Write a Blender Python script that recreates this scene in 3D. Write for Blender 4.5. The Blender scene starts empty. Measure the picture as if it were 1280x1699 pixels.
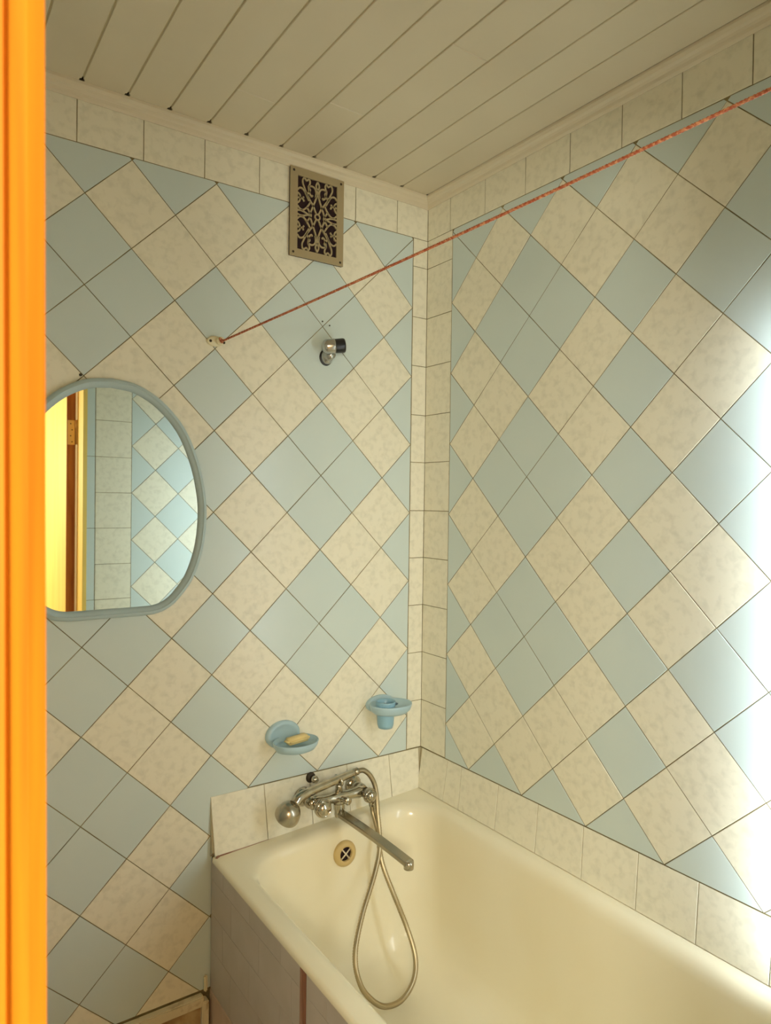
import bpy, bmesh, math, random
from mathutils import Vector, Matrix
random.seed(7)
R = math.radians
scene = bpy.context.scene

# ------------------------------------------------------------------ camera
cam_d = bpy.data.cameras.new('camera')
cam = bpy.data.objects.new('camera', cam_d)
scene.collection.objects.link(cam)
YAW, PITCH, ROLL = 0.6061, -0.0150, 0.0136
CAM = Vector((-1.3634, -1.7524, -0.4987))
fw = Vector((math.sin(YAW)*math.cos(PITCH), math.cos(YAW)*math.cos(PITCH), math.sin(PITCH)))
rt = Vector((math.cos(YAW), -math.sin(YAW), 0)); up = rt.cross(fw)
r2 = rt*math.cos(ROLL) + up*math.sin(ROLL); u2 = up*math.cos(ROLL) - rt*math.sin(ROLL)
cam.matrix_world = Matrix(((r2.x, u2.x, -fw.x, CAM.x), (r2.y, u2.y, -fw.y, CAM.y),
                           (r2.z, u2.z, -fw.z, CAM.z), (0, 0, 0, 1)))
cam_d.sensor_fit = 'HORIZONTAL'; cam_d.sensor_width = 36.0
cam_d.lens = 1156.06/1280*36.0
cam_d.clip_start = 0.01; cam_d.clip_end = 50
cam_d.dof.use_dof = True; cam_d.dof.focus_distance = 1.9; cam_d.dof.aperture_fstop = 55
scene.camera = cam

# ------------------------------------------------------------------ world, exposure
world = bpy.data.worlds.new('world'); scene.world = world; world.use_nodes = True
world.node_tree.nodes['Background'].inputs[0].default_value = (1.0, 0.86, 0.62, 1)
world.node_tree.nodes['Background'].inputs[1].default_value = 0.03
vs = scene.view_settings
vs.view_transform = 'Standard'; vs.look = 'None'; vs.gamma = 1.0; vs.use_curve_mapping = False
vs.exposure = 0.0
TUBE_STRENGTH = 40.0  # assumed lamps: strengths, colours and position fitted to the lighting
TUBE_COLOR = (0.88, 0.98, 1.0)
HALL_WATTS = 92.0
HALL_COLOR = (1.0, 0.96, 0.74)
HALL_POS = (-1.85, -2.60, -0.30)
scene.cycles.use_denoising = True
scene.cycles.max_bounces = 12
scene.cycles.diffuse_bounces = 6
scene.cycles.caustics_reflective = False
scene.cycles.caustics_refractive = False
scene.cycles.sample_clamp_indirect = 4.0

# ------------------------------------------------------------------ materials
MATS = {}
def mat(name, col, rough=0.5, metal=0.0, spec=0.5, noise=None, emit=None, bump=None, coat=0.0):
    """noise = (second colour, scale xyz, low, high, detail) mixes a second colour in by noise"""
    m = bpy.data.materials.new(name); m.use_nodes = True
    nt = m.node_tree; b = nt.nodes['Principled BSDF']
    b.inputs['Base Color'].default_value = (*col, 1); b.inputs['Roughness'].default_value = rough
    b.inputs['Metallic'].default_value = metal; b.inputs['Specular IOR Level'].default_value = spec
    b.inputs['Coat Weight'].default_value = coat
    if emit:
        b.inputs['Emission Color'].default_value = (*emit[0], 1); b.inputs['Emission Strength'].default_value = emit[1]
    if noise or bump:
        tc = nt.nodes.new('ShaderNodeTexCoord'); oi = nt.nodes.new('ShaderNodeObjectInfo')
        add = nt.nodes.new('ShaderNodeVectorMath'); add.operation = 'MULTIPLY_ADD'
        cmb = nt.nodes.new('ShaderNodeCombineXYZ')
        mul = nt.nodes.new('ShaderNodeMath'); mul.operation = 'MULTIPLY'; mul.inputs[1].default_value = 37.0
        nt.links.new(oi.outputs['Random'], mul.inputs[0])
        for k in range(3): nt.links.new(mul.outputs[0], cmb.inputs[k])
        nt.links.new(tc.outputs['Object'], add.inputs[0]); nt.links.new(cmb.outputs[0], add.inputs[2])
    if noise:
        col2, sc, lo, hi, det = noise
        add.inputs[1].default_value = sc
        n = nt.nodes.new('ShaderNodeTexNoise'); n.inputs['Scale'].default_value = 1.0; n.inputs['Detail'].default_value = det
        n.inputs['Distortion'].default_value = 0.25
        nt.links.new(add.outputs[0], n.inputs['Vector'])
        rp = nt.nodes.new('ShaderNodeValToRGB')
        rp.color_ramp.elements[0].position = lo; rp.color_ramp.elements[1].position = hi
        rp.color_ramp.elements[0].color = (*col, 1); rp.color_ramp.elements[1].color = (*col2, 1)
        nt.links.new(n.outputs['Fac'], rp.inputs[0]); nt.links.new(rp.outputs[0], b.inputs['Base Color'])
    if bump:
        n2 = nt.nodes.new('ShaderNodeTexNoise'); n2.inputs['Scale'].default_value = bump[0]
        nt.links.new(tc.outputs['Object'], n2.inputs['Vector'])
        bp = nt.nodes.new('ShaderNodeBump'); bp.inputs['Strength'].default_value = bump[1]; bp.inputs['Distance'].default_value = 0.002
        nt.links.new(n2.outputs['Fac'], bp.inputs['Height']); nt.links.new(bp.outputs[0], b.inputs['Normal'])
    MATS[name] = m
    return m

mat('cream_tile', (0.83, 0.795, 0.67), 0.33, spec=0.4, noise=((0.70, 0.675, 0.56), (52, 52, 52), 0.46, 0.80, 2.5))
mat('blue_tile', (0.60, 0.695, 0.70), 0.24, spec=0.45, noise=((0.62, 0.71, 0.71), (9, 9, 9), 0.3, 0.7, 2.0))
mat('grout', (0.16, 0.125, 0.055), 0.9, noise=((0.30, 0.25, 0.13), (14, 14, 14), 0.4, 0.7, 3.0))
mat('mortar', (0.50, 0.44, 0.30), 0.9)
mat('ceiling_plastic', (0.67, 0.595, 0.45), 0.42, noise=((0.63, 0.555, 0.415), (3, 3, 3), 0.35, 0.7, 2.0))
mat('groove', (0.50, 0.43, 0.27), 0.8)  # darker than the strips: the shade inside the grooves is put into this colour
mat('trim_paint', (0.68, 0.60, 0.455), 0.5, bump=(60, 0.25))
mat('dark_void', (0.03, 0.02, 0.012), 0.95)
mat('vent_metal', (0.38, 0.305, 0.18), 0.5, spec=0.4)
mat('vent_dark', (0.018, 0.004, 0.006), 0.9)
mat('screw_dark', (0.05, 0.035, 0.02), 0.6, metal=0.4)
mat('enamel', (0.87, 0.81, 0.64), 0.16, spec=0.5, noise=((0.84, 0.76, 0.56), (3.5, 3.5, 3.5), 0.4, 0.75, 2.0))
mat('tan_plastic', (0.60, 0.44, 0.19), 0.45)
mat('pale_cross', (0.72, 0.62, 0.45), 0.4)
mat('chrome', (0.53, 0.49, 0.405), 0.13, metal=1.0, noise=((0.40, 0.355, 0.27), (40, 40, 40), 0.45, 0.75, 3.0))
mat('chrome_dull', (0.40, 0.36, 0.28), 0.24, metal=1.0)
mat('hose_metal', (0.47, 0.39, 0.25), 0.36, metal=0.85)
mat('black_plastic', (0.008, 0.008, 0.010), 0.35)
mat('grey_chrome', (0.50, 0.50, 0.48), 0.22, metal=0.9)
mat('blue_plastic', (0.41, 0.57, 0.66), 0.30, spec=0.5)
mat('cup_plastic', (0.27, 0.47, 0.61), 0.28, spec=0.5)
mat('satin_chrome', (0.44, 0.40, 0.32), 0.27, metal=1.0)
mat('mirror_frame', (0.47, 0.595, 0.64), 0.38, spec=0.5)
mat('mirror_glass', (0.86, 0.93, 0.91), 0.015, metal=1.0)
mat('soap', (0.84, 0.66, 0.30), 0.45)
mat('anchor_plastic', (0.78, 0.72, 0.52), 0.45)
mat('rope', (0.34, 0.075, 0.030), 0.7, noise=((0.66, 0.33, 0.17), (200, 200, 200), 0.42, 0.72, 2.0))  # lighter noise colour paints highlights onto the strands
mat('grey_panel', (0.52, 0.47, 0.43), 0.45, noise=((0.46, 0.41, 0.36), (7, 7, 7), 0.4, 0.7, 3.0))
mat('grey_groove', (0.13, 0.10, 0.07), 0.8)
mat('pink_plaster', (0.60, 0.46, 0.37), 0.85, noise=((0.50, 0.36, 0.27), (9, 9, 9), 0.45, 0.75, 3.0))
mat('rust_brown', (0.26, 0.12, 0.07), 0.8, noise=((0.50, 0.33, 0.25), (18, 18, 6), 0.45, 0.7, 3.0))
mat('dirty_white', (0.72, 0.65, 0.47), 0.7, noise=((0.36, 0.25, 0.12), (22, 22, 22), 0.52, 0.72, 4.0))
mat('dirty_plaster', (0.52, 0.40, 0.22), 0.9, noise=((0.28, 0.15, 0.06), (13, 13, 13), 0.45, 0.65, 4.0))
mat('pine_wood', (0.50, 0.195, 0.011), 0.5, spec=0.3, noise=((0.36, 0.085, 0.004), (170, 170, 6.0), 0.45, 0.75, 3.0))
mat('door_paint', (0.86, 0.62, 0.16), 0.5, noise=((0.80, 0.54, 0.12), (25, 25, 1.5), 0.4, 0.7, 3.0))
mat('door_edge', (0.50, 0.17, 0.03), 0.6, noise=((0.30, 0.07, 0.01), (40, 40, 3), 0.4, 0.7, 4.0))  # darker than the leaf face: shade on the hinge edge painted in
mat('brass', (0.80, 0.50, 0.20), 0.35, metal=0.7)
mat('floor_tile', (0.46, 0.36, 0.25), 0.5, noise=((0.40, 0.30, 0.20), (12, 12, 12), 0.4, 0.7, 3.0))
mat('hall_paint', (0.70, 0.56, 0.36), 0.8)
mat('white_plastic', (0.80, 0.79, 0.75), 0.4)
mat('tube_glow', (0.9, 0.9, 0.9), 0.5, emit=(TUBE_COLOR, TUBE_STRENGTH))
mat('bulb_glow', (0.9, 0.9, 0.9), 0.5, emit=(HALL_COLOR, 6.0))

# ------------------------------------------------------------------ helpers
COL = scene.collection
def link(name, me, m=None, parent=None, smooth=False):
    if m is not None and not me.materials: me.materials.append(MATS[m])
    if smooth:
        for p in me.polygons: p.use_smooth = True
    o = bpy.data.objects.new(name, me); COL.objects.link(o)
    if parent is not None: o.parent = parent
    return o
def pyd(name, v, f, m, parent=None, smooth=False):
    me = bpy.data.meshes.new(name); me.from_pydata([tuple(p) for p in v], [], f); me.update()
    bm = bmesh.new(); bm.from_mesh(me); bmesh.ops.recalc_face_normals(bm, faces=bm.faces); bm.to_mesh(me); bm.free()
    return link(name, me, m, parent, smooth)
def box(name, a, b, m, parent=None, bev=0.0, seg=2):
    bm = bmesh.new(); bmesh.ops.create_cube(bm, size=1)
    for v in bm.verts:
        v.co = Vector([(a[k]+b[k])/2 + v.co[k]*(b[k]-a[k]) for k in range(3)])
    if bev: bmesh.ops.bevel(bm, geom=bm.edges[:], offset=bev, segments=seg, affect='EDGES')
    me = bpy.data.meshes.new(name); bm.to_mesh(me); bm.free()
    return link(name, me, m, parent, False)
def prism(name, poly, y0, y1, m, parent=None, axis='z', bev=0):
    """poly of 2-D points extruded along an axis"""
    n = len(poly)
    def P(p, t):
        return {'z': (p[0], p[1], t), 'y': (p[0], t, p[1]), 'x': (t, p[0], p[1])}[axis]
    v = [P(p, y0) for p in poly] + [P(p, y1) for p in poly]
    f = [tuple(range(n)), tuple(range(2*n-1, n-1, -1))] + [(k, (k+1) % n, (k+1) % n + n, k+n) for k in range(n)]
    return pyd(name, v, f, m, parent)
def spline(pts, n=8):
    """Catmull-Rom through the points"""
    P = [Vector(p) for p in pts]; P = [P[0]*2-P[1]] + P + [P[-1]*2-P[-2]]; out = []
    for k in range(1, len(P)-2):
        a, b, c, d = P[k-1:k+3]
        for s in range(n):
            t = s/n
            out.append(0.5*((2*b) + (c-a)*t + (2*a-5*b+4*c-d)*t*t + (3*b-a-3*c+d)*t**3))
    out.append(P[-2]); return out
def tube(name, pts, rad, m, parent=None, seg=14, cap=True, squash=None):
    pts = [Vector(p) for p in pts]; n = len(pts)
    rad = rad if hasattr(rad, '__len__') else [rad]*n
    T = [(pts[min(k+1, n-1)]-pts[max(k-1, 0)]).normalized() for k in range(n)]
    nrm = T[0].orthogonal().normalized(); v = []; f = []
    for k in range(n):
        nrm = (nrm - T[k]*nrm.dot(T[k])).normalized(); bi = T[k].cross(nrm)
        for s in range(seg):
            a = 2*math.pi*s/seg
            v.append(pts[k] + (nrm*math.cos(a) + bi*math.sin(a))*rad[k])
    for k in range(n-1):
        for s in range(seg):
            f.append((k*seg+s, k*seg+(s+1) % seg, (k+1)*seg+(s+1) % seg, (k+1)*seg+s))
    if cap: f += [tuple(range(seg)), tuple(range((n-1)*seg, n*seg))]
    return pyd(name, v, f, m, parent, True)
def lathe(name, prof, org, ax, m, parent=None, seg=24, sx=1.0, sy=1.0, xdir=None, close=True):
    """profile of (radius, distance along axis) turned about an axis; sx, sy stretch it to an oval"""
    org = Vector(org); ax = Vector(ax).normalized()
    e1 = (Vector(xdir) - ax*Vector(xdir).dot(ax)).normalized() if xdir else ax.orthogonal().normalized()
    e2 = ax.cross(e1); v = []; f = []
    for r, d in prof:
        for s in range(seg):
            a = 2*math.pi*s/seg
            v.append(org + ax*d + e1*(math.cos(a)*r*sx) + e2*(math.sin(a)*r*sy))
    for k in range(len(prof)-1):
        for s in range(seg):
            f.append((k*seg+s, k*seg+(s+1) % seg, (k+1)*seg+(s+1) % seg, (k+1)*seg+s))
    if close: f += [tuple(range(seg)), tuple(range((len(prof)-1)*seg, len(prof)*seg))]
    return pyd(name, v, f, m, parent, True)
def sharp(o, ang=40):
    bm = bmesh.new(); bm.from_mesh(o.data)
    for e in bm.edges:
        if len(e.link_faces) == 2 and e.calc_face_angle(0) > R(ang): e.smooth = False
    bm.to_mesh(o.data); bm.free(); return o
def empty(name, loc=(0, 0, 0), parent=None):
    o = bpy.data.objects.new(name, None); COL.objects.link(o); o.empty_display_size = 0.02
    o.location = loc
    if parent: o.parent = parent
    bpy.context.view_layer.update()
    return o
def thing(name, label, cat, loc, group=None):
    o = empty(name, loc); tag(o, label, cat, group); return o
def tag(o, label, cat, group=None):
    o['label'] = label; o['category'] = cat
    if group: o['group'] = group
    return o
def keep(o, root):
    """parent without moving: meshes are built in world coordinates"""
    o.parent = root; o.matrix_parent_inverse = root.matrix_world.inverted(); return o
def keepall(root, *parts):
    bpy.context.view_layer.update()
    for o in parts: keep(o, root)
def structure(o, label=None):
    o['kind'] = 'structure'
    if label: o['label'] = label
    return o

# ------------------------------------------------------------------ room shell
CEIL = 0.455; FLOOR = -2.03; XL = -1.45; YF = -1.52
GR = 0.0014                      # joints are recessed by this much
wall_back = structure(box('wall_back', (XL-0.1, GR, FLOOR), (0.12, 0.12, 0.62), 'grout'), 'back wall of pale blue and cream tiles laid as diamonds')
wall_right = structure(box('wall_right', (GR, YF-0.12, FLOOR), (0.12, GR, 0.62), 'grout'), 'right wall of pale blue and cream diamond tiles above the bath')
wall_left = structure(box('wall_left', (XL-0.12, YF-0.12, FLOOR), (XL-GR, GR, 0.62), 'grout'), 'left wall of the bathroom hidden behind the door frame')
# front wall with the doorway left open between -1.343 and -0.717
DX0, DX1, DTOP = -1.343, -0.717, -0.03
v = []; f = []
def addbox(v, f, a, b):
    n = len(v)
    v += [(x, y, z) for z in (a[2], b[2]) for y in (a[1], b[1]) for x in (a[0], b[0])]
    f += [tuple(n+k for k in q) for q in ((0, 2, 3, 1), (4, 5, 7, 6), (0, 1, 5, 4), (2, 6, 7, 3), (0, 4, 6, 2), (1, 3, 7, 5))]
addbox(v, f, (XL, YF-0.115, FLOOR), (DX0-0.045, YF-GR, 0.62))
addbox(v, f, (DX1+0.012, YF-0.115, FLOOR), (GR, YF-GR, 0.62))
addbox(v, f, (DX0-0.045, YF-0.115, 0.16), (DX1+0.012, YF-GR, 0.62))
wall_front = structure(pyd('wall_front', v, f, 'grout'), 'front wall with the doorway, seen in the mirror')
floor = structure(box('floor', (XL-0.12, -3.4, FLOOR-0.08), (1.2, 0.12, FLOOR), 'floor_tile'), 'brown floor of bathroom and hall')
slab = structure(box('ceiling', (XL-0.12, YF-0.12, 0.52), (0.12, 0.12, 0.62), 'dark_void'), 'ceiling lined with pale plastic strips running to the door')
# hall behind the camera
structure(box('wall_hall', (XL-1.3, -3.4, FLOOR), (1.2, -3.3, 0.62), 'hall_paint'))
structure(box('wall_hall_left', (XL-1.4, -3.4, FLOOR), (XL-1.3, YF-0.12, 0.62), 'hall_paint'))
structure(box('wall_hall_right', (1.2, -3.4, FLOOR), (1.3, YF-0.12, 0.62), 'hall_paint'))
structure(box('wall_hall_front', (XL-1.3, YF-0.135, FLOOR), (XL-0.0, YF-0.125, 0.62), 'hall_paint'))
structure(box('ceiling_hall', (XL-1.3, -3.4, 0.56), (1.2, YF-0.12, 0.62), 'hall_paint'))
structure(box('floor_hall', (XL-1.4, -3.4, FLOOR-0.08), (XL-0.12, YF-0.12, FLOOR), 'floor_tile'))

# ------------------------------------------------------------------ tiles
H = 0.15075/math.sqrt(2)         # half diagonal of the tile lattice
GAP = 0.0019
def clip(poly, a, b, c):
    """keep a*x + b*y <= c"""
    out = []
    for k in range(len(poly)):
        p, q = poly[k], poly[(k+1) % len(poly)]
        dp, dq = a*p[0]+b*p[1]-c, a*q[0]+b*q[1]-c
        if dp <= 0: out.append(p)
        if dp*dq < 0:
            t = dp/(dp-dq); out.append((p[0]+(q[0]-p[0])*t, p[1]+(q[1]-p[1])*t))
    return out
def cliprect(poly, x0, x1, y0, y1):
    for a, b, c in ((-1, 0, -x0), (1, 0, x1), (0, -1, -y0), (0, 1, y1)):
        if poly: poly = clip(poly, a, b, c)
    return poly
def area(p): return abs(sum(p[k][0]*p[(k+1) % len(p)][1]-p[(k+1) % len(p)][0]*p[k][1] for k in range(len(p))))/2
def dedupe(p):
    return [p[k] for k in range(len(p)) if (Vector(p[k])-Vector(p[k-1])).length > 1e-4]
def tile_mesh(poly, m, thick=0.006, e=0.0007):
    """a tile with a softened front edge; front face at local z = 0, local origin at its centre"""
    n = len(poly); c = Vector((sum(p[0] for p in poly)/n, sum(p[1] for p in poly)/n))
    P = [Vector(p) for p in poly]
    inner = []
    for k in range(n):
        d1 = (P[k]-P[k-1]).normalized(); d2 = (P[(k+1) % n]-P[k]).normalized()
        n1 = Vector((-d1.y, d1.x)); n2 = Vector((-d2.y, d2.x))
        if n1.dot(c-P[k]) < 0: n1 = -n1
        if n2.dot(c-P[k]) < 0: n2 = -n2
        b = n1+n2
        b = b/max(0.3, (1+n1.dot(n2)))
        inner.append(P[k]+b*e)
    v = [(p.x-c.x, p.y-c.y, 0) for p in inner] + [(p.x-c.x, p.y-c.y, -e) for p in P] + [(p.x-c.x, p.y-c.y, -thick) for p in P]
    f = [tuple(range(n))]
    for r in (0, 1):
        f += [(r*n+k, (r+1)*n+k, (r+1)*n+(k+1) % n, r*n+(k+1) % n) for k in range(n)]
    me = bpy.data.meshes.new('tile'); me.from_pydata(v, [], f); me.update()
    bm = bmesh.new(); bm.from_mesh(me); bmesh.ops.recalc_face_normals(bm, faces=bm.faces)
    ff = max(bm.faces, key=lambda q: q.calc_center_median().z)
    if ff.normal.z < 0: bmesh.ops.reverse_faces(bm, faces=bm.faces)
    bm.to_mesh(me); bm.free()
    me.materials.append(MATS[m])
    return me, c
AX = {'back': Matrix(((1, 0, 0), (0, 0, -1), (0, 1, 0))),       # local x, y, z -> +x, +z, -y
      'right': Matrix(((0, 0, -1), (-1, 0, 0), (0, 1, 0))),     # -> -y, +z, -x
      'left': Matrix(((0, 0, 1), (1, 0, 0), (0, 1, 0))),        # -> +y, +z, +x
      'front': Matrix(((-1, 0, 0), (0, 0, 1), (0, 1, 0)))}      # -> -x, +z, +y
ORG = {'back': Vector((0, 0, 0)), 'right': Vector((0, 0, 0)), 'left': Vector((XL, 0, 0)), 'front': Vector((0, YF, 0))}
WALL = {'back': wall_back, 'right': wall_right, 'left': wall_left, 'front': wall_front}
def put(side, me, c, jit=0.0004, extra=None, off=0.0):
    o = bpy.data.objects.new('tile', me); COL.objects.link(o); o.parent = WALL[side]
    A = AX[side]
    loc = ORG[side] + A @ Vector((c.x, c.y, off+random.uniform(-jit, jit*0.3)))
    tilt = Matrix.Rotation(random.uniform(-.0035, .0035), 3, 'X') @ Matrix.Rotation(random.uniform(-.0035, .0035), 3, 'Y') @ Matrix.Rotation(random.uniform(-.003, .003), 3, 'Z')
    M = A @ (extra if extra is not None else Matrix.Identity(3)) @ tilt
    o.matrix_local = Matrix.Translation(loc) @ M.to_4x4()
    return o
FULL = {}
def diamond(side, cx, cz, m, rect):
    g = H - GAP*0.7071
    poly = [(cx+g, cz), (cx, cz+g), (cx-g, cz), (cx, cz-g)]
    q = dedupe(cliprect(poly, *rect))
    if len(q) < 3 or area(q) < 2e-4: return
    if area(q) > 0.999*area(poly):
        if m not in FULL: FULL[m] = tile_mesh([(g, 0), (0, g), (-g, 0), (0, -g)], m)[0]
        return put(side, FULL[m], Vector((cx, cz)))
    me, c = tile_mesh(q, m); return put(side, me, c)
def rect_tile(side, u0, u1, z0, z1, m='cream_tile', g=None, **kw):
    g = (GAP if g is None else g)/2
    me, c = tile_mesh([(u0+g, z0+g), (u1-g, z0+g), (u1-g, z1-g), (u0+g, z1-g)], m)
    return put(side, me, c, **kw)

# back wall: which lattice tiles are cream (all others pale blue)
XB0 = -0.3761
CREAM_B = {2: (-7, -5, -3, -1, 1), 1: (-4, -2, 2), 0: (), -1: (-4, -2, 2), -2: (-7, -5, -1, 1), -3: (-8, -6, -4, -2, 2), -4: (-7, -5), -5: (-6, -4, -2, 2),
           -6: (-7, -5, -1, 1), -7: (-4, -2, 2), -8: (), -9: (-4, -2, 2), -10: (-7, -5, -1, 1), -11: (-4, -2, 0, 2), -12: (),
           -13: (-4,), -14: (-7, -5), -15: (-4,), -16: (), -17: (-6, -4), 3: ()}
BAND0, BAND1 = 0.3255, 0.432
for j in range(3, -18, -1):
    for i in range(-11, 4):
        if (i+j) % 2 == 0: continue
        if j < -12 and i > -3: continue
        m = 'cream_tile' if i in CREAM_B.get(j, ()) else 'blue_tile'
        x1 = XB0+3*H-0.001; z0 = -1.787
        if i > -3: z0 = -1.2795
        if j < -12 and i == -3: x1 = -0.69
        diamond('back', XB0+i*H, j*H, m, (XL+0.002, x1, z0, BAND0-0.001))
# top band of upright tiles and the narrow corner strip
js = [0.0008, -0.119, -0.270, -0.423, -0.576, -0.728, -0.882, -1.034, -1.186, -1.338, XL+0.002]
for a, b in zip(js, js[1:]): rect_tile('back', b, a, BAND0, BAND1)
SZ = [BAND0, 0.238, 0.081, -0.071, -0.225, -0.374, -0.526, -0.675, -0.825, -0.976, -1.129, -1.2795]
for a, b in zip(SZ, SZ[1:]):
    rect_tile('back', XB0+3*H+0.001, 0.0008, b, a)
# right wall (u runs from the corner towards the door)
YM0 = 0.1215; ZN0 = -0.0015
def cream_r(m, n):
    if m % 2:
        if n == -11: return True
        return (m % 6) != 3 and n != 3
    if n % 4 == 2:
        if m == 0: return False
        return n == 2 or (m % 6) != 0
    return False
for n in range(3, -13, -1):
    for m_ in range(0, 14):
        if (m_+n) % 2: continue
        diamond('right', YM0+m_*H, ZN0+n*H, 'cream_tile' if cream_r(m_, n) else 'blue_tile', (YM0+0.001, 1.519, -1.2795, BAND0-0.001))
js = [-0.0002, 0.108, 0.262, 0.419, 0.570, 0.723, 0.874, 1.025, 1.177, 1.329, 1.481, 1.519]
for a, b in zip(js, js[1:]): rect_tile('right', a, b, BAND0, BAND1)
for a, b in zip(SZ, SZ[1:]): rect_tile('right', -0.0002, YM0-0.001, b, a)
# front wall: blue slip beside the door, upright cream column, diamonds
fz = [-1.40, -1.26, -1.108, -0.952, -0.795, -0.634, -0.476, -0.317, -0.155, 0.0, 0.155, BAND0]
for a, b in zip(fz, fz[1:]): rect_tile('front', 0.51, 0.665, a, b)
for a, b in zip(fz[1::2], fz[3::2]): rect_tile('front', 0.666, -DX1-0.013, a, b, 'blue_tile')
for c in range(0, 6):
    for j in range(-9, 8):
        if (c+j) % 2 == 0: continue
        diamond('front', 0.509-c*H, -0.262+j*H, 'cream_tile' if c % 2 else 'blue_tile', (0.001, 0.509, -1.40, BAND0-0.001))
for k in range(5): rect_tile('front', 0.001+k*0.142, 0.141+k*0.142, BAND0, BAND1)
# left wall
for c in range(0, 16):
    for j in range(-19, 4):
        if (c+j) % 2 == 0: continue
        diamond('left', -0.03-c*H*1.0, j*H, 'cream_tile' if c % 2 else 'blue_tile', (-1.51, -0.002, -1.99, BAND0-0.001))

# leaning tile apron above the bath: back wall, then right wall
def apron(side, ut, ub, z0t, zb, out):
    n = len(ut)
    for k in range(n-1):
        dz = [zb(ub[k]), zb(ub[k+1])]
        ln = [math.hypot(z0t-d, out) for d in dz]
        g = GAP/2; s = 1 if ut[k+1] > ut[k] else -1
        poly = [(ut[k]+s*g, -0.0015), (ut[k+1]-s*g, -0.0015), (ub[k+1]-s*g, -ln[1]+0.001), (ub[k]+s*g, -ln[0]+0.001)]
        me, c = tile_mesh(poly, 'cream_tile')
        th = math.atan2(out, z0t-sum(dz)/2)
        rot = Matrix.Rotation(-th, 3, 'X')
        # tile lies in a plane leaning out from the wall
        o = bpy.data.objects.new('tile', me); COL.objects.link(o); o.parent = WALL[side]
        A = AX[side]
        loc = ORG[side] + A @ (Vector((c.x, z0t, 0.001)) + rot @ Vector((0, c.y, 0)))
        o.matrix_local = Matrix.Translation(loc) @ (A @ rot).to_4x4()
zb_back = lambda u: -1.4165 + 0.0255*u
zb_right = lambda u: -1.3995
apron('back', [-0.697, -0.544, -0.403, -0.277, -0.125, -0.010], [-0.692, -0.540, -0.400, -0.275, -0.124, -0.016], -1.2805, zb_back, 0.023)
apron('right', [0.010, 0.137, 0.201, 0.356, 0.503, 0.650, 0.804, 0.949, 1.10, 1.25, 1.40, 1.517], [0.016, 0.141, 0.213, 0.365, 0.514, 0.663, 0.814, 0.957, 1.105, 1.255, 1.405, 1.517], -1.2805, zb_right, 0.023)
w = prism('mortar_wedge', [(0.0, -1.282), (-0.0155, -1.425), (0.0, -1.44)], -0.696, 0.0, 'mortar', wall_back, axis='x')
w = prism('mortar_wedge', [(0.0, -1.282), (-0.0155, -1.41), (0.0, -1.43)], -1.517, 0.0, 'mortar', wall_right, axis='y')
# nail head at a tile corner above the mirror
lathe('nail', [(0.0035, 0), (0.0035, 0.002), (0.002, 0.003)], (-1.0225, 0, -0.212), (0, -1, 0), 'screw_dark', wall_back, 10)
lathe('nail', [(0.0022, 0), (0.0022, 0.001)], (-0.3775, 0, 0.014), (0, -1, 0), 'screw_dark', wall_back, 8)
lathe('nail', [(0.0022, 0), (0.0022, 0.001)], (-0.3540, 0, 0.006), (0, -1, 0), 'screw_dark', wall_back, 8)

# ------------------------------------------------------------------ ceiling strips and mouldings
xs = [-0.0235] + [-0.124-0.1006*k for k in range(13)] + [XL]
splits = {6: -0.205, 4: -0.285, 3: -0.62, 8: -0.50}
for k, (a, b) in enumerate(zip(xs, xs[1:])):
    ends = [-0.012] + ([splits[k]] if k in splits else []) + [YF+0.002]
    for e0, e1 in zip(ends, ends[1:]):
        g = 0.0018
        if a-b < 0.01: continue
        x0, x1, y0, y1 = b+g, a-g, e1+0.0004, e0-0.0004
        first = e0 > -0.02
        rings_ = []
        for ins, zz in ((0.0014, CEIL), (0.0, CEIL+0.0014), (0.0, CEIL+0.010)):
            if first:   # corners notched where the strip meets the moulding
                rings_ += [(x0+ins, y0+ins, zz), (x1-ins, y0+ins, zz), (x1-ins, -0.0335-ins, zz), (x1-0.0035-ins, -0.0325-ins, zz), (x1-0.0035-ins, y1, zz), (x0+0.0035+ins, y1, zz), (x0+0.0035+ins, -0.0325-ins, zz), (x0+ins, -0.0335-ins, zz)]
            else:
                rings_ += [(x0+ins, y0+ins, zz), (x1-ins, y0+ins, zz), (x1-ins, y1-ins, zz), (x0+ins, y1-ins, zz)]
        nn = 8 if first else 4
        pyd('ceiling_panel', rings_, [tuple(range(nn))] + [(q*nn+k_, q*nn+(k_+1) % nn, (q+1)*nn+(k_+1) % nn, (q+1)*nn+k_) for q in (0, 1) for k_ in range(nn)], 'ceiling_plastic', slab)
gb = box('groove_backing', (XL, YF, CEIL+0.0026), (-0.02, -0.039, CEIL+0.0075), 'groove', slab)
cor = [(0, 0.4235), (-0.004, 0.4225), (-0.0085, 0.4275), (-0.011, 0.434), (-0.0145, 0.4385), (-0.0205, 0.4425), (-0.0245, 0.449), (-0.0255, CEIL-0.0002), (-0.012, CEIL+0.012), (0, CEIL+0.012)]
t1 = structure(prism('trim_1', cor, XL, -0.0005, 'trim_paint', axis='x'), 'painted moulding along the top of the back wall')
t2 = structure(prism('trim_2', cor, YF, -0.0005, 'trim_paint', axis='y'), 'painted moulding along the top of the right wall')
t1.location.y = -0.0002; t2.location.x = -0.0002

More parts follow.
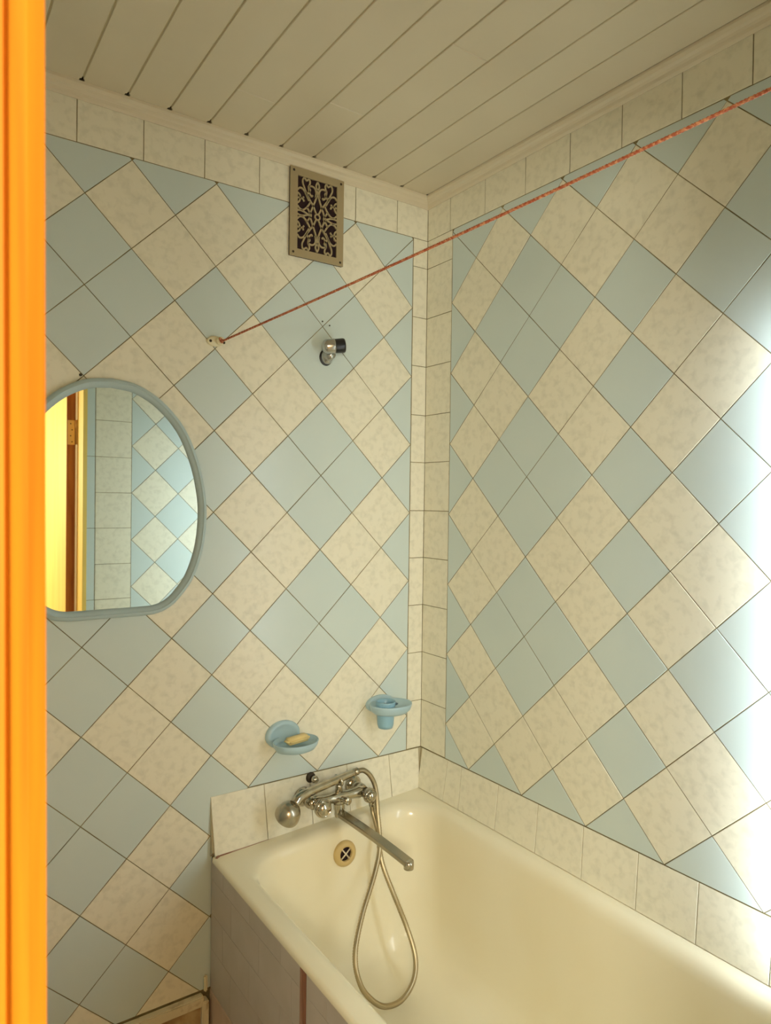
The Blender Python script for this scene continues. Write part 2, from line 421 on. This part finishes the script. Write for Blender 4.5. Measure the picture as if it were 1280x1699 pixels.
# ------------------------------------------------------------------ skirting at the foot of the back wall
bb = structure(empty('baseboard_back', (-1.07, 0, FLOOR)), 'dirty white ledge and bare plaster under the back wall tiles')
pieces = [box('board', (XL, -0.022, -1.818), (-0.716, 0.0, -1.7905), 'dirty_white', None, 0.003),
          box('plaster_face', (XL, -0.012, FLOOR), (-0.706, 0.0, -1.816), 'dirty_plaster'),
          box('end_batten', (-0.722, -0.026, FLOOR), (-0.704, 0.0, -1.803), 'dirty_white', None, 0.003),
          box('plaster_lump', (-0.712, -0.014, -1.790), (-0.7035, 0.0, -1.745), 'dirty_white', None, 0.004)]
keepall(bb, *pieces)

# ------------------------------------------------------------------ bath
def rrect(x0, x1, y0, y1, r, z, n=8):
    out = []
    for cx, cy, a0 in ((x1-r, y1-r, 0), (x0+r, y1-r, 90), (x0+r, y0+r, 180), (x1-r, y0+r, 270)):
        for k in range(n+1):
            a = R(a0+90*k/n); out.append((cx+r*math.cos(a), cy+r*math.sin(a), z))
    return out
Z0 = -1.399
rings = [rrect(-0.697, -0.004, -1.515, -0.004, 0.018, -0.0125), rrect(-0.697, -0.004, -1.515, -0.004, 0.018, -0.005),
         rrect(-0.694, -0.007, -1.512, -0.007, 0.017, -0.001), rrect(-0.688, -0.012, -1.507, -0.012, 0.016, 0.0),
         rrect(-0.664, -0.040, -1.475, -0.055, 0.118, 0.0), rrect(-0.652, -0.052, -1.462, -0.067, 0.114, -0.0022),
         rrect(-0.643, -0.060, -1.452, -0.077, 0.111, -0.0085), rrect(-0.637, -0.066, -1.444, -0.083, 0.109, -0.018), rrect(-0.633, -0.070, -1.436, -0.087, 0.108, -0.034),
         rrect(-0.620, -0.083, -1.390, -0.098, 0.108, -0.13), rrect(-0.602, -0.098, -1.300, -0.118, 0.110, -0.28),
         rrect(-0.590, -0.110, -1.245, -0.135, 0.112, -0.345), rrect(-0.572, -0.128, -1.200, -0.160, 0.112, -0.378),
         rrect(-0.540, -0.160, -1.150, -0.200, 0.10, -0.395), rrect(-0.480, -0.220, -1.05, -0.28, 0.08, -0.402)]
v = [p for r_ in rings for p in r_]; n = len(rings[0]); f = []
for k in range(len(rings)-1):
    f += [(k*n+s, k*n+(s+1) % n, (k+1)*n+(s+1) % n, (k+1)*n+s) for s in range(n)]
f.append(tuple(range((len(rings)-1)*n, len(rings)*n)))
v = [(x, y, Z0+z+0.05*x) for x, y, z in v]
bath = thing('bathtub', 'long cream enamel bathtub built in against the right wall', 'bathtub', (-0.35, -0.76, FLOOR))
basin = pyd('basin', v, f, 'enamel', None, True); sharp(basin, 60)
# normals should face up/in
bm = bmesh.new(); bm.from_mesh(basin.data)
top = [q for q in bm.faces if abs(q.calc_center_median().z-(Z0+0.05*q.calc_center_median().x)) < 0.0006]
if top and top[0].normal.z < 0: bmesh.ops.reverse_faces(bm, faces=bm.faces)
bm.to_mesh(basin.data); bm.free()
OV = Vector((-0.338, -0.0935, -1.4905)); ovax = Vector((0, -1, 0.10)).normalized()
ov = lathe('overflow_ring', [(0.0345, -0.006), (0.0355, 0.002), (0.034, 0.006), (0.029, 0.010), (0.023, 0.0115), (0.0195, 0.010), (0.019, 0.003), (0.019, -0.010)], OV, ovax, 'tan_plastic', None, 32, close=False)
hole = lathe('overflow_hole', [(0.0001, 0.001), (0.0195, 0.001), (0.0195, -0.004)], OV, ovax, 'vent_dark', None, 24, close=False)
keepall(bath, basin, ov); keepall(ov, hole)
e1 = Vector((1, 0, 0)); e2 = ovax.cross(e1)
for a in (38, -52):
    d = e1*math.cos(R(a)) + e2*math.sin(R(a))
    q = tube('cross_bar', [OV+ovax*0.006-d*0.0195, OV+ovax*0.0075, OV+ovax*0.006+d*0.0195], 0.0021, 'pale_cross', None, 8); keepall(ov, q)
legs = [box('bath_foot', (x-0.02, y-0.03, FLOOR), (x+0.02, y+0.03, -1.84+0.05*x+0.03), 'rust_brown') for x in (-0.58, -0.12) for y in (-0.30, -1.15)]
keepall(bath, *legs)
# rust-brown sealant along the lip corner
seal = tube('sealant', spline([(-0.690, -0.030, -1.4345), (-0.682, -0.025, -1.4325), (-0.66, -0.0242, -1.4315), (-0.54, -0.0240, -1.4278), (-0.36, -0.0240, -1.4205)], 5), [0.0035]*6+[0.0022]*15, 'rust_brown', None, 6)
keepall(bath, seal)

# bath screen: grey boards with tile-like relief and a pale plinth
scr = thing('bath_screen', 'grey panelled screen closing the open side of the bathtub', 'bath screen', (-0.69, -0.76, FLOOR))
rows = [-1.787, -1.678, -1.585, -1.495, -1.4475]
def screen_board(y0, y1, offs):
    bd = box('board', (-0.691, y1, -1.787), (-0.676, y0, -1.4475), 'grey_groove')
    keepall(scr, bd)
    for r_, (a, b) in enumerate(zip(rows, rows[1:])):
        w_ = 0.163; y = y0 + (w_*0.5 if r_ % 2 else w_*0.18) + offs
        while y > y1:
            ya, yb = min(y0, y), max(y1, y-w_)
            if ya-yb > 0.004:
                t = box('panel_tile', (-0.6940, yb+0.0005, a+0.0005), (-0.688, ya-0.0004, b-0.0005), 'grey_panel', None)
                keepall(bd, t)
            y -= w_
    pl = box('plinth', (-0.6955, y1, FLOOR), (-0.676, y0, -1.7875), 'pink_plaster'); keepall(scr, pl)
screen_board(-0.006, -0.506, 0.0)
screen_board(-0.530, -1.512, 0.0)
slit = prism('joint_strip', [(-0.505, -1.449), (-0.511, -1.449), (-0.516, FLOOR), (-0.506, FLOOR)], -0.6955, -0.676, 'rust_brown', axis='x')
slit2 = prism('joint_filler', [(-0.5145, -1.48), (-0.5165, -1.48), (-0.534, FLOOR), (-0.519, FLOOR)], -0.6945, -0.676, 'pink_plaster', axis='x')
slit3 = prism('joint_strip', [(-0.513, -1.449), (-0.521, -1.449), (-0.540, FLOOR), (-0.532, FLOOR)], -0.6950, -0.676, 'rust_brown', axis='x')
keepall(scr, slit, slit2, slit3)

# ------------------------------------------------------------------ mirror
mir = thing('wall_mirror', 'arched mirror with a flat base in a blue-grey plastic frame', 'mirror', (-0.956, 0, -0.787))
half = [(0.0, -0.214), (0.060, -0.223), (0.122, -0.258), (0.178, -0.320), (0.214, -0.400), (0.233, -0.480), (0.2375, -0.545), (0.229, -0.625), (0.204, -0.700), (0.170, -0.748), (0.142, -0.772), (0.110, -0.7845), (0.07, -0.787), (0.0, -0.787)]
hs = [Vector((p[0], p[1], 0)) for p in half]
outl = [(p.x, p.y) for p in spline(hs, 5)]
outl = outl + [(-x, z) for x, z in outl[-2:0:-1]]
def offset(poly, d):
    n = len(poly); out = []
    cx = sum(p[0] for p in poly)/n; cz = sum(p[1] for p in poly)/n
    for k in range(n):
        a, b = Vector(poly[k-1]), Vector(poly[(k+1) % n]); t = (b-a).normalized(); nn = Vector((-t.y, t.x))
        if nn.dot(Vector((cx, cz))-Vector(poly[k])) < 0: nn = -nn
        out.append((poly[k][0]+nn.x*d, poly[k][1]+nn.y*d))
    return out
prof = [(0.0, 0.0), (-0.0003, 0.010), (0.0035, 0.017), (0.0095, 0.0195), (0.0115, 0.0165), (0.0135, 0.0155), (0.0175, 0.0125), (0.0215, 0.0075), (0.0225, 0.004)]
v = []; f = []; n = len(outl); MX = -0.956
for d, y in prof:
    v += [(MX+x, -y, z) for x, z in (offset(outl, d) if d else outl)]
for k in range(len(prof)-1):
    f += [(k*n+s, k*n+(s+1) % n, (k+1)*n+(s+1) % n, (k+1)*n+s) for s in range(n)]
fr = pyd('frame', v, f, 'mirror_frame', None, True); sharp(fr, 50)
gl = offset(outl, 0.0215)
glass = pyd('glass', [(MX+x, -0.0055, z) for x, z in gl] + [(MX+x, -0.0015, z) for x, z in gl], [tuple(range(n)), tuple(range(n, 2*n))] + [(k, (k+1) % n, (k+1) % n+n, k+n) for k in range(n)], 'mirror_glass')
keepall(mir, fr, glass)

# ------------------------------------------------------------------ ventilation grille
vent = thing('vent_grille', 'small beige metal ventilation grille with scrollwork under the ceiling', 'vent grille', (-0.403, 0, 0.178))
VX0, VX1, VZ0, VZ1 = -0.4885, -0.3175, 0.179, 0.4235
IX0, IX1, IZ0, IZ1 = VX0+0.0225, VX1-0.0225, VZ0+0.021, VZ1-0.021
v = []; f = []
for y in (-0.0105, -0.0062):
    v += [(VX0, y, VZ0), (VX1, y, VZ0), (VX1, y, VZ1), (VX0, y, VZ1), (IX0, y, IZ0), (IX1, y, IZ0), (IX1, y, IZ1), (IX0, y, IZ1)]
for k in range(4):
    q = (k+1) % 4
    f += [(k, q, q+4, k+4), (k+8, q+8, q+12, k+12), (k, q, q+8, k+8), (k+4, q+4, q+12, k+12)]
frame = pyd('frame', v, f, 'vent_metal')
back = box('dark_backing', (VX0+0.0008, -0.0058, VZ0+0.0008), (VX1-0.0008, -0.0004, VZ1-0.0008), 'vent_dark')  # dark sheet stands in for the dark duct and the frame's drop shadow
strokes = [[(.12, .05), (.125, .09), (.15, .125), (.24, .235), (.385, .357), (.445, .43), (.465, .452)],
           [(.29, .505), (.345, .43), (.395, .355), (.455, .26), (.488, .19), (.50, .125)],
           [(.50, .135), (.468, .10), (.462, .065), (.50, .015)],
           [(.12, .055), (.135, .025), (.17, .012), (.21, .035), (.24, .035), (.275, .012), (.305, .04), (.30, .075), (.272, .115), (.285, .17), (.31, .215), (.355, .235), (.375, .215)],
           [(.272, .115), (.33, .098), (.39, .10), (.44, .125), (.462, .17), (.45, .235)],
           [(.0, .195), (.045, .165), (.10, .160), (.165, .185), (.22, .235), (.285, .31)],
           [(.315, .325), (.25, .39), (.18, .435), (.12, .455), (.055, .445), (.0, .41)],
           [(.0, .305), (.07, .295), (.13, .305), (.165, .335)], [(.13, .305), (.15, .27)], [(.0, .235), (.05, .255), (.07, .295)], [(.0, .375), (.045, .345), (.07, .295)],
           [(.0, .475), (.08, .465), (.17, .475), (.29, .505)],
           [(.235, .40), (.285, .445), (.345, .50)], [(.24, .22), (.31, .16), (.29, .135)]]
v = []; f = []
def ribbon(pts, w, y0, y1):
    n = len(pts); base = len(v)
    for k in range(n):
        t = (pts[min(k+1, n-1)]-pts[max(k-1, 0)]).normalized(); s = Vector((-t.y, t.x, 0))*w/2
        for p in (pts[k]+s, pts[k]-s):
            for y in (y0, y1): v.append((p.x, y, p.y))
    for k in range(n-1):
        a = base+4*k; b = a+4
        f.extend([(a, b, b+2, a+2), (a+1, a+3, b+3, b+1), (a, a+1, b+1, b), (a+2, b+2, b+3, a+3)])
    f.extend([(base, base+2, base+3, base+1), (base+4*n-4, base+4*n-3, base+4*n-1, base+4*n-2)])
for st in strokes:
    for sx in (0, 1):
        for sy in (0, 1):
            pts = [Vector((IX0+(1-u if sx else u)*(IX1-IX0), IZ0+(w_ if sy else 1-w_)*(IZ1-IZ0), 0)) for u, w_ in st]
            jj = 0.0001*(sx+2*sy)
            ribbon(spline(pts, 5), 0.0047, -0.0098-jj, -0.0066)
ring = [Vector(((IX0+IX1)/2+0.0078*math.cos(R(a)), (IZ0+IZ1)/2+0.0078*math.sin(R(a)), 0)) for a in range(0, 361, 20)]
ribbon(ring, 0.0045, -0.0102, -0.0066)
scroll = pyd('scrollwork', v, f, 'vent_metal')
scr_ = [lathe('screw', [(0.0034, 0.0), (0.0034, 0.0010), (0.002, 0.0016)], (x, -0.0102, z), (0, -1, 0), 'screw_dark', None, 10) for x in (VX0+0.010, VX1-0.010) for z in (VZ0+0.010, VZ1-0.010)]
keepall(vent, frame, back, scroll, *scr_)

# ------------------------------------------------------------------ clothes line
anc = thing('line_anchor', 'small cream wall plate holding the tied end of the line', 'wall anchor', (-0.697, 0, -0.089))
pl = lathe('plate', [(0.0225, 0), (0.0225, 0.004), (0.020, 0.007), (0.0, 0.0075)], (-0.697, 0, -0.0885), (0, -1, 0), 'anchor_plastic', None, 24, 1.0, 0.60, (1, 0, 0.03), close=False)
boss = lathe('boss', [(0.012, 0), (0.012, 0.012), (0.010, 0.014), (0.0, 0.0145)], (-0.686, -0.004, -0.088), (0, -1, 0), 'anchor_plastic', None, 18, 1.0, 0.9, (1, 0, 0), close=False)
s1 = lathe('screw', [(0.0036, 0), (0.0036, 0.0012)], (-0.711, -0.0068, -0.0895), (0, -1, 0), 'screw_dark', None, 10)
s2 = lathe('screw', [(0.0032, 0), (0.0032, 0.0012)], (-0.679, -0.0180, -0.0925), (0, -1, 0), 'screw_dark', None, 10)
kn = tube('knot', spline([(-0.693, -0.020, -0.083), (-0.688, -0.023, -0.086), (-0.684, -0.021, -0.091), (-0.688, -0.024, -0.093), (-0.690, -0.021, -0.086), (-0.682, -0.022, -0.088)], 5), 0.0028, 'rope', None, 8)
keepall(anc, pl, boss, s1, s2, kn)
# twisted cord: three strands joined into one rope
A_, B_ = Vector((-0.684, -0.020, -0.0885)), Vector((-0.399, YF+0.004, 0.0680))
line = B_-A_; L = line.length; t = line.normalized(); n1 = t.orthogonal().normalized(); n2 = t.cross(n1)
v = []; f = []; NS = 420; SEG = 5
for strand in range(3):
    base = len(v)
    for k in range(NS+1):
        s = L*k/NS; a = 2*math.pi*(s/0.016 + strand/3)
        c = A_ + t*s + (n1*math.cos(a)+n2*math.sin(a))*0.0014 + Vector((0, 0, -0.006*math.sin(math.pi*k/NS)))
        for q in range(SEG):
            b = 2*math.pi*q/SEG
            v.append(c + (n1*math.cos(b)+n2*math.sin(b))*0.0017)
    for k in range(NS):
        for q in range(SEG):
            f.append((base+k*SEG+q, base+k*SEG+(q+1) % SEG, base+(k+1)*SEG+(q+1) % SEG, base+(k+1)*SEG+q))
rope = pyd('clothes_line', v, f, 'rope', None, True)
tag(rope, 'thin red twisted clothes line stretched over the bath', 'clothes line')

# ------------------------------------------------------------------ shower bracket on the back wall
brk = thing('shower_bracket', 'chrome and black shower head bracket with no shower head in it', 'bracket', (-0.361, 0, -0.086))
ros = lathe('rosette', [(0.021, 0), (0.021, 0.004), (0.018, 0.010), (0.013, 0.016), (0.012, 0.034)], (-0.363, 0, -0.086), (0, -1, 0.1), 'grey_chrome', None, 24, 0.9, 1.05, (1, 0, 0))
ax = Vector((0.90, -0.30, 0.13)).normalized(); c0 = Vector((-0.3925, -0.036, -0.0665))
bod = lathe('socket_body', [(0.001, -0.004), (0.012, -0.0032), (0.0178, 0.001), (0.0205, 0.008), (0.0212, 0.026), (0.0212, 0.031)], c0, ax, 'grey_chrome', None, 28)
slv = lathe('socket_sleeve', [(0.0200, 0.031), (0.0205, 0.056), (0.0192, 0.060), (0.0160, 0.0605), (0.0150, 0.045), (0.0, 0.045)], c0, ax, 'black_plastic', None, 28, close=False)
rim = lathe('gasket', [(0.0225, 0), (0.0225, 0.0022), (0.0205, 0.003)], (-0.3655, -0.0002, -0.0875), (0, -1, 0), 'black_plastic', None, 24, 0.92, 1.05, (1, 0, 0))
keepall(brk, ros, bod, slv, rim)

# ------------------------------------------------------------------ soap dish with soap
sd = thing('soap_dish', 'pale blue plastic soap dish on the wall above the mixer', 'soap dish', (-0.480, 0, -1.17))
bp_ = lathe('back_plate', [(0.052, 0.0), (0.052, 0.006), (0.048, 0.011), (0.040, 0.0125), (0.036, 0.0095), (0.0, 0.009)], (-0.490, 0, -1.152), (0, -1, 0), 'blue_plastic', None, 32, 1.0, 0.74, (1, 0, 0), close=False)
tray = lathe('tray', [(0.0, -0.012), (0.70, -0.012), (0.86, -0.008), (0.96, 0.002), (1.0, 0.012), (0.985, 0.0145), (0.955, 0.013), (0.92, 0.005), (0.86, 0.001), (0.80, 0.003), (0.74, -0.001), (0.0, -0.002)],
             (-0.474, -0.052, -1.172), (0.0, -0.03, 1), 'blue_plastic', None, 40, 0.066, 0.050, (1, 0.0, 0), close=False)
keepall(sd, bp_, tray)
me = box('soap_bar', (-0.035, -0.017, -0.0085), (0.035, 0.017, 0.0085), 'soap', None, 0.0065, 4)
for p in me.data.polygons: p.use_smooth = True
me.location = (-0.467, -0.046, -1.1575); me.rotation_euler = (R(-2), R(-3), R(4))
tag(me, 'worn yellow bar of soap lying in the blue soap dish', 'soap')

# ------------------------------------------------------------------ tumbler holder
ch = thing('tumbler_holder', 'pale blue plastic toothbrush tumbler holder beside the tiled corner', 'tumbler holder', (-0.165, 0, -1.11))
bp2 = lathe('back_plate', [(0.050, 0.0), (0.050, 0.007), (0.046, 0.012), (0.0, 0.013)], (-0.163, 0, -1.115), (0, -1, 0), 'blue_plastic', None, 32, 1.0, 0.52, (1, 0, 0), close=False)
CC = Vector((-0.178, -0.057, -1.110))
shelf = lathe('shelf', [(0.34, -0.022), (0.78, -0.021), (0.92, -0.013), (1.0, 0.003), (0.985, 0.0065), (0.95, 0.007), (0.90, 0.0045), (0.34, 0.004)], (-0.157, -0.054, -1.110), (0, -0.03, 1), 'blue_plastic', None, 40, 0.068, 0.050, (1, -0.12, 0), close=False)
cup = lathe('cup', [(0.0, -0.062), (0.0215, -0.062), (0.0245, -0.052), (0.0262, -0.020), (0.0295, 0.013), (0.0300, 0.0165), (0.0285, 0.0170), (0.0262, 0.010), (0.0230, -0.045), (0.0, -0.048)], CC, (0, 0, 1), 'cup_plastic', None, 32, close=False)
h1 = lathe('brush_hole', [(0.0065, 0.0), (0.0065, 0.0030), (0.0048, 0.0030), (0.0045, -0.004), (0.0, -0.004)], (-0.121, -0.058, -1.1105), (0, 0, 1), 'blue_plastic', None, 14, close=False)
h2 = lathe('brush_hole', [(0.0065, 0.0), (0.0065, 0.0030), (0.0048, 0.0030), (0.0045, -0.004), (0.0, -0.004)], (-0.125, -0.032, -1.1105), (0, 0, 1), 'blue_plastic', None, 14, close=False)
keepall(ch, bp2, shelf, cup, h1, h2)

# ------------------------------------------------------------------ bath mixer
mx = thing('bath_mixer', 'tarnished chrome bath mixer with two round knobs and a long flat spout', 'mixer tap', (-0.345, 0, -1.36))
parts = []
def M_(o): parts.append(o); return o
BL, BR = Vector((-0.428, -0.066, -1.338)), Vector((-0.262, -0.066, -1.340))
bodyp = [BL, BL.lerp(BR, .10), BL.lerp(BR, .2), BL.lerp(BR, .35), BL.lerp(BR, .5), BL.lerp(BR, .65), BL.lerp(BR, .8), BL.lerp(BR, .9), BR]
M_(tube('body', bodyp, [0.016, 0.0175, 0.0145, 0.0135, 0.0185, 0.0135, 0.0145, 0.0175, 0.016], 'chrome', None, 20))
for cx, zz in ((-0.428, -1.338), (-0.262, -1.340)):
    M_(lathe('inlet', [(0.027, 0.0), (0.0265, 0.006), (0.020, 0.013), (0.013, 0.016), (0.0125, 0.036), (0.0175, 0.037), (0.0175, 0.050), (0.0150, 0.052), (0.0150, 0.066)], (cx, -0.010, zz), (0, -1, 0), 'chrome', None, 18))
for cx, zz, r_ in ((-0.416, -1.341, 0.0250), (-0.262, -1.341, 0.0208)):
    M_(lathe('neck', [(0.0145, 0.0), (0.0135, 0.012), (0.0165, 0.014), (0.0165, 0.020)], (cx, -0.076, zz), (0, -1, 0.0), 'chrome_dull', None, 18))
    kb = lathe('knob', [(r_*0.72, 0.0), (r_*0.98, 0.004), (r_, 0.010), (r_*0.96, 0.016), (r_*0.86, 0.0175), (r_*0.80, 0.0165), (r_*0.76, 0.019), (r_*0.62, 0.024), (r_*0.34, 0.0275), (0.0001, 0.0285)], (cx, -0.095, zz), (0, -1, 0.06), 'chrome', None, 28)
    sharp(kb, 50); M_(kb)
dv = tube('diverter', [(-0.343, -0.076, -1.341), (-0.340, -0.090, -1.339), (-0.338, -0.100, -1.338), (-0.3378, -0.103, -1.338), (-0.3375, -0.111, -1.338), (-0.3374, -0.113, -1.338)], [0.0085, 0.0075, 0.0075, 0.0105, 0.0105, 0.008], 'chrome', None, 16); M_(sharp(dv, 50))
M_(sharp(lathe('spout_socket', [(0.0135, 0.0), (0.0135, 0.010), (0.0160, 0.011), (0.0160, 0.026), (0.0140, 0.028), (0.0140, 0.046), (0.0115, 0.048)], (-0.3445, -0.070, -1.345), (0, -0.1, -1), 'chrome', None, 20), 45))
# flat bar spout
S0, S1 = Vector((-0.343, -0.066, -1.3835)), Vector((-0.3245, -0.378, -1.3985))
d = (S1-S0).normalized(); sd_ = d.cross(Vector((0, 0, 1))).normalized(); su = sd_.cross(d)
v = []; ns = 14
sec = [(-0.0140, -0.004), (-0.0120, -0.0065), (0.0120, -0.0065), (0.0140, -0.004), (0.0140, 0.004), (0.0120, 0.0065), (-0.0120, 0.0065), (-0.0140, 0.004)]
st = []
for k in range(ns+1):
    q = k/ns; c = S0.lerp(S1, q) + su*(0.010*math.sin(math.pi*q)*0.4)
    st += [c + sd_*a + su*b for a, b in sec]
f = [(k*8+s, k*8+(s+1) % 8, (k+1)*8+(s+1) % 8, (k+1)*8+s) for k in range(ns) for s in range(8)] + [tuple(range(8)), tuple(range(ns*8, ns*8+8))]
sp = pyd('spout', st, f, 'chrome_dull', None, False)
M_(sp)
nz = lathe('nozzle', [(0.0, 0.0068), (0.009, 0.0066), (0.0130, 0.0045), (0.0132, -0.006), (0.0125, -0.014), (0.0095, -0.0155), (0.0090, -0.010), (0.0, -0.010)], S1-d*0.002, (0, 0, 1), 'chrome', None, 20, close=False); keepall(sp, nz)
# cradle for the hand shower
M_(tube('cradle_post', [(-0.343, -0.066, -1.330), (-0.343, -0.067, -1.310), (-0.344, -0.070, -1.300)], [0.0115, 0.0095, 0.0105], 'chrome', None, 16))
for sgn in (-1, 1):
    M_(tube('cradle_fork', spline([(-0.344, -0.070, -1.302), (-0.346, -0.073+0.014*sgn, -1.297), (-0.347, -0.073+0.017*sgn, -1.288), (-0.348, -0.072+0.013*sgn, -1.279)], 4), 0.0042, 'chrome', None, 10))
M_(tube('hose_outlet', [(-0.2475, -0.070, -1.340), (-0.240, -0.074, -1.347), (-0.238, -0.078, -1.362), (-0.2375, -0.080, -1.385)], [0.010, 0.011, 0.0105, 0.009], 'chrome', None, 14))
bpy.context.view_layer.update()
for o in parts: keep(o, mx)
# loose stud in the tiles above the mixer
sdt = thing('wall_stud', 'small chrome stud screwed into the tiles above the mixer', 'screw', (-0.391, 0, -1.292))
a_ = lathe('collar', [(0.015, 0), (0.015, 0.004), (0.010, 0.008)], (-0.400, -0.001, -1.2925), (0, -1, 0), 'screw_dark', None, 16)
b_ = lathe('cap', [(0.007, 0), (0.009, 0.013), (0.011, 0.020), (0.009, 0.027), (0.0001, 0.030)], (-0.398, -0.004, -1.2925), (0.05, -1, 0), 'chrome', None, 16)
keepall(sdt, a_, b_)

# ------------------------------------------------------------------ hand shower
hsw = thing('hand_shower', 'tarnished chrome hand shower resting in the mixer cradle', 'hand shower', (-0.40, -0.08, -1.31))
hp = spline([(-0.497, -0.094, -1.313), (-0.482, -0.090, -1.303), (-0.455, -0.085, -1.2965), (-0.41, -0.080, -1.291), (-0.366, -0.075, -1.2870), (-0.33, -0.073, -1.282), (-0.296, -0.072, -1.2775)], 5)
nn_ = len(hp)
rad = [0.0150-0.0030*min(1, k/(nn_*0.5)) if k < nn_*0.5 else 0.0120-0.0015*((k-nn_*0.5)/(nn_*0.5)) for k in range(nn_)]
handle = tube('handle', hp, rad, 'chrome', None, 18)
nut = tube('nut', [(-0.297, -0.072, -1.2777), (-0.284, -0.0718, -1.2762), (-0.281, -0.0718, -1.2760)], [0.0108, 0.0108, 0.008], 'chrome_dull', None, 12)
hax = Vector((-0.22, 0.52, -0.82)).normalized()
head = lathe('spray_head', [(0.0001, -0.032), (0.013, -0.030), (0.023, -0.0245), (0.030, -0.014), (0.0338, 0.0), (0.0346, 0.008), (0.0335, 0.013), (0.0295, 0.0145), (0.0001, 0.014)], Vector((-0.513, -0.088, -1.338)), hax, 'satin_chrome', None, 32)
sharp(head, 50)
keepall(hsw, handle, nut, head)
hose_pts = [(-0.282, -0.0718, -1.2760), (-0.262, -0.073, -1.2790), (-0.2415, -0.078, -1.300), (-0.2300, -0.086, -1.335), (-0.2335, -0.103, -1.395), (-0.246, -0.135, -1.475)]
hose_pts += [(-0.2831, -0.165, -1.5332), (-0.356, -0.215, -1.6023), (-0.4065, -0.262, -1.6634), (-0.4112, -0.295, -1.7174), (-0.3853, -0.312, -1.759), (-0.3464, -0.318, -1.7865), (-0.2905, -0.312, -1.7939), (-0.2408, -0.295, -1.7704), (-0.217, -0.268, -1.729), (-0.2191, -0.228, -1.6662), (-0.2383, -0.19, -1.586), (-0.2501, -0.152, -1.5146)]
hose_pts += [(-0.2385, -0.108, -1.440), (-0.2375, -0.085, -1.405), (-0.2375, -0.080, -1.384)]
hq = spline(hose_pts, 26); v = []
rr = [0.0066 + (0.0008 if k % 2 else -0.0004) for k in range(len(hq))]
hose = tube('shower_hose', hq, rr, 'hose_metal', None, 10)
tag(hose, 'ribbed metal shower hose hanging in a loop into the bathtub', 'hose')

# ------------------------------------------------------------------ doorway: frame, open door, hinge
door = structure(empty('door_1', (-1.03, -1.58, FLOOR)), 'orange pine door frame and door standing open to the hall')
ja = prism('jamb', [(-1.40, -1.640), (-1.3520, -1.6405), (-1.3512, -1.6385), (-1.3490, -1.6410), (-1.3466, -1.6402), (-1.3462, -1.6372), (-1.3440, -1.6205), (-1.3440, -1.518), (-1.40, -1.518)], FLOOR, 0.05, 'pine_wood')
for vv in ja.data.vertices: vv.co.x += 0.0004 - 0.0075*(vv.co.z+0.5)      # the post leans very slightly
jb = prism('jamb', [(DX1, -1.6400), (-0.70, -1.6400), (-0.70, -1.518), (DX1, -1.518)], FLOOR, 0.05, 'door_paint')
lint = box('lintel', (-1.40, -1.640, 0.05), (-0.70, -1.518, 0.16), 'pine_wood')
leaf = box('leaf', (-0.760, -2.262, FLOOR+0.012), (-0.7225, -1.650, 0.03), 'door_paint', None, 0.002)
edge = box('leaf_edge', (-0.7590, -1.6505, FLOOR+0.014), (-0.7235, -1.6490, 0.028), 'door_edge')
keepall(door, ja, jb, lint, leaf); keepall(leaf, edge)
hl = box('hinge_plate', (-0.757, -1.6488, -0.262), (-0.7265, -1.6470, -0.152), 'brass', None, 0.0005)
hk = lathe('hinge_knuckle', [(0.0055, -0.055), (0.0055, 0.018), (0.0075, 0.019), (0.0075, 0.055)], (-0.7195, -1.6440, -0.205), (0, 0, 1), 'brass', None, 14)
keepall(leaf, hl, hk)
for z in (-0.168, -0.195, -0.222, -0.249):
    s = lathe('hinge_screw', [(0.0028, 0), (0.0028, 0.001)], (-0.744 if z in (-0.168, -0.222) else -0.738, -1.6470, z), (0, 1, 0), 'screw_dark', None, 8); keepall(leaf, s)

# ------------------------------------------------------------------ assumed lamps
tl = thing('assumed_tube_lamp', 'assumed slim upright tube lamp, unseen on the right wall outside the frame', 'lamp', (0, -1.175, -1.385))  # assumed source for the white glow along the right edge; no lamp is seen
TX, TY = -0.055, -1.168
tb = lathe('tube', [(0.010, 0.0), (0.010, 1.22)], (TX, TY, -1.36), (0, 0, 1), 'tube_glow', None, 12)
hg = box('housing', (-0.024, TY-0.02, -1.385), (-0.0005, TY+0.02, -0.115), 'white_plastic', None, 0.004)
c1 = box('end_cap', (TX-0.014, TY-0.014, -1.385), (-0.022, TY+0.014, -1.359), 'white_plastic', None, 0.004)
c2 = box('end_cap', (TX-0.014, TY-0.014, -0.141), (-0.022, TY+0.014, -0.115), 'white_plastic', None, 0.004)
keepall(tl, tb, hg, c1, c2)
hx, hy, hz = HALL_POS
ph = thing('assumed_hall_lamp', 'assumed bare warm bulb, unseen in the hall behind the camera', 'lamp', (hx, hy, 0.56))  # assumed from the warm light on post and door; bulb unseen, position fitted
cord = tube('cord', [(hx, hy, 0.56), (hx, hy, hz+0.10)], 0.003, 'black_plastic', None, 8)
skt = lathe('socket', [(0.012, 0), (0.018, -0.01), (0.018, -0.045)], (hx, hy, hz+0.105), (0, 0, 1), 'black_plastic', None, 14)
bl = lathe('bulb', [(0.014, 0), (0.018, -0.02), (0.030, -0.045), (0.033, -0.065), (0.025, -0.09), (0.001, -0.10)], (hx, hy, hz+0.062), (0, 0, 1), 'bulb_glow', None, 18)
ld = bpy.data.lights.new('assumed_hall_light', 'POINT'); ld.energy = HALL_WATTS; ld.color = HALL_COLOR; ld.shadow_soft_size = 0.16
lo = bpy.data.objects.new('assumed_hall_light', ld); COL.objects.link(lo); lo.location = HALL_POS
keepall(ph, cord, skt, bl, lo)
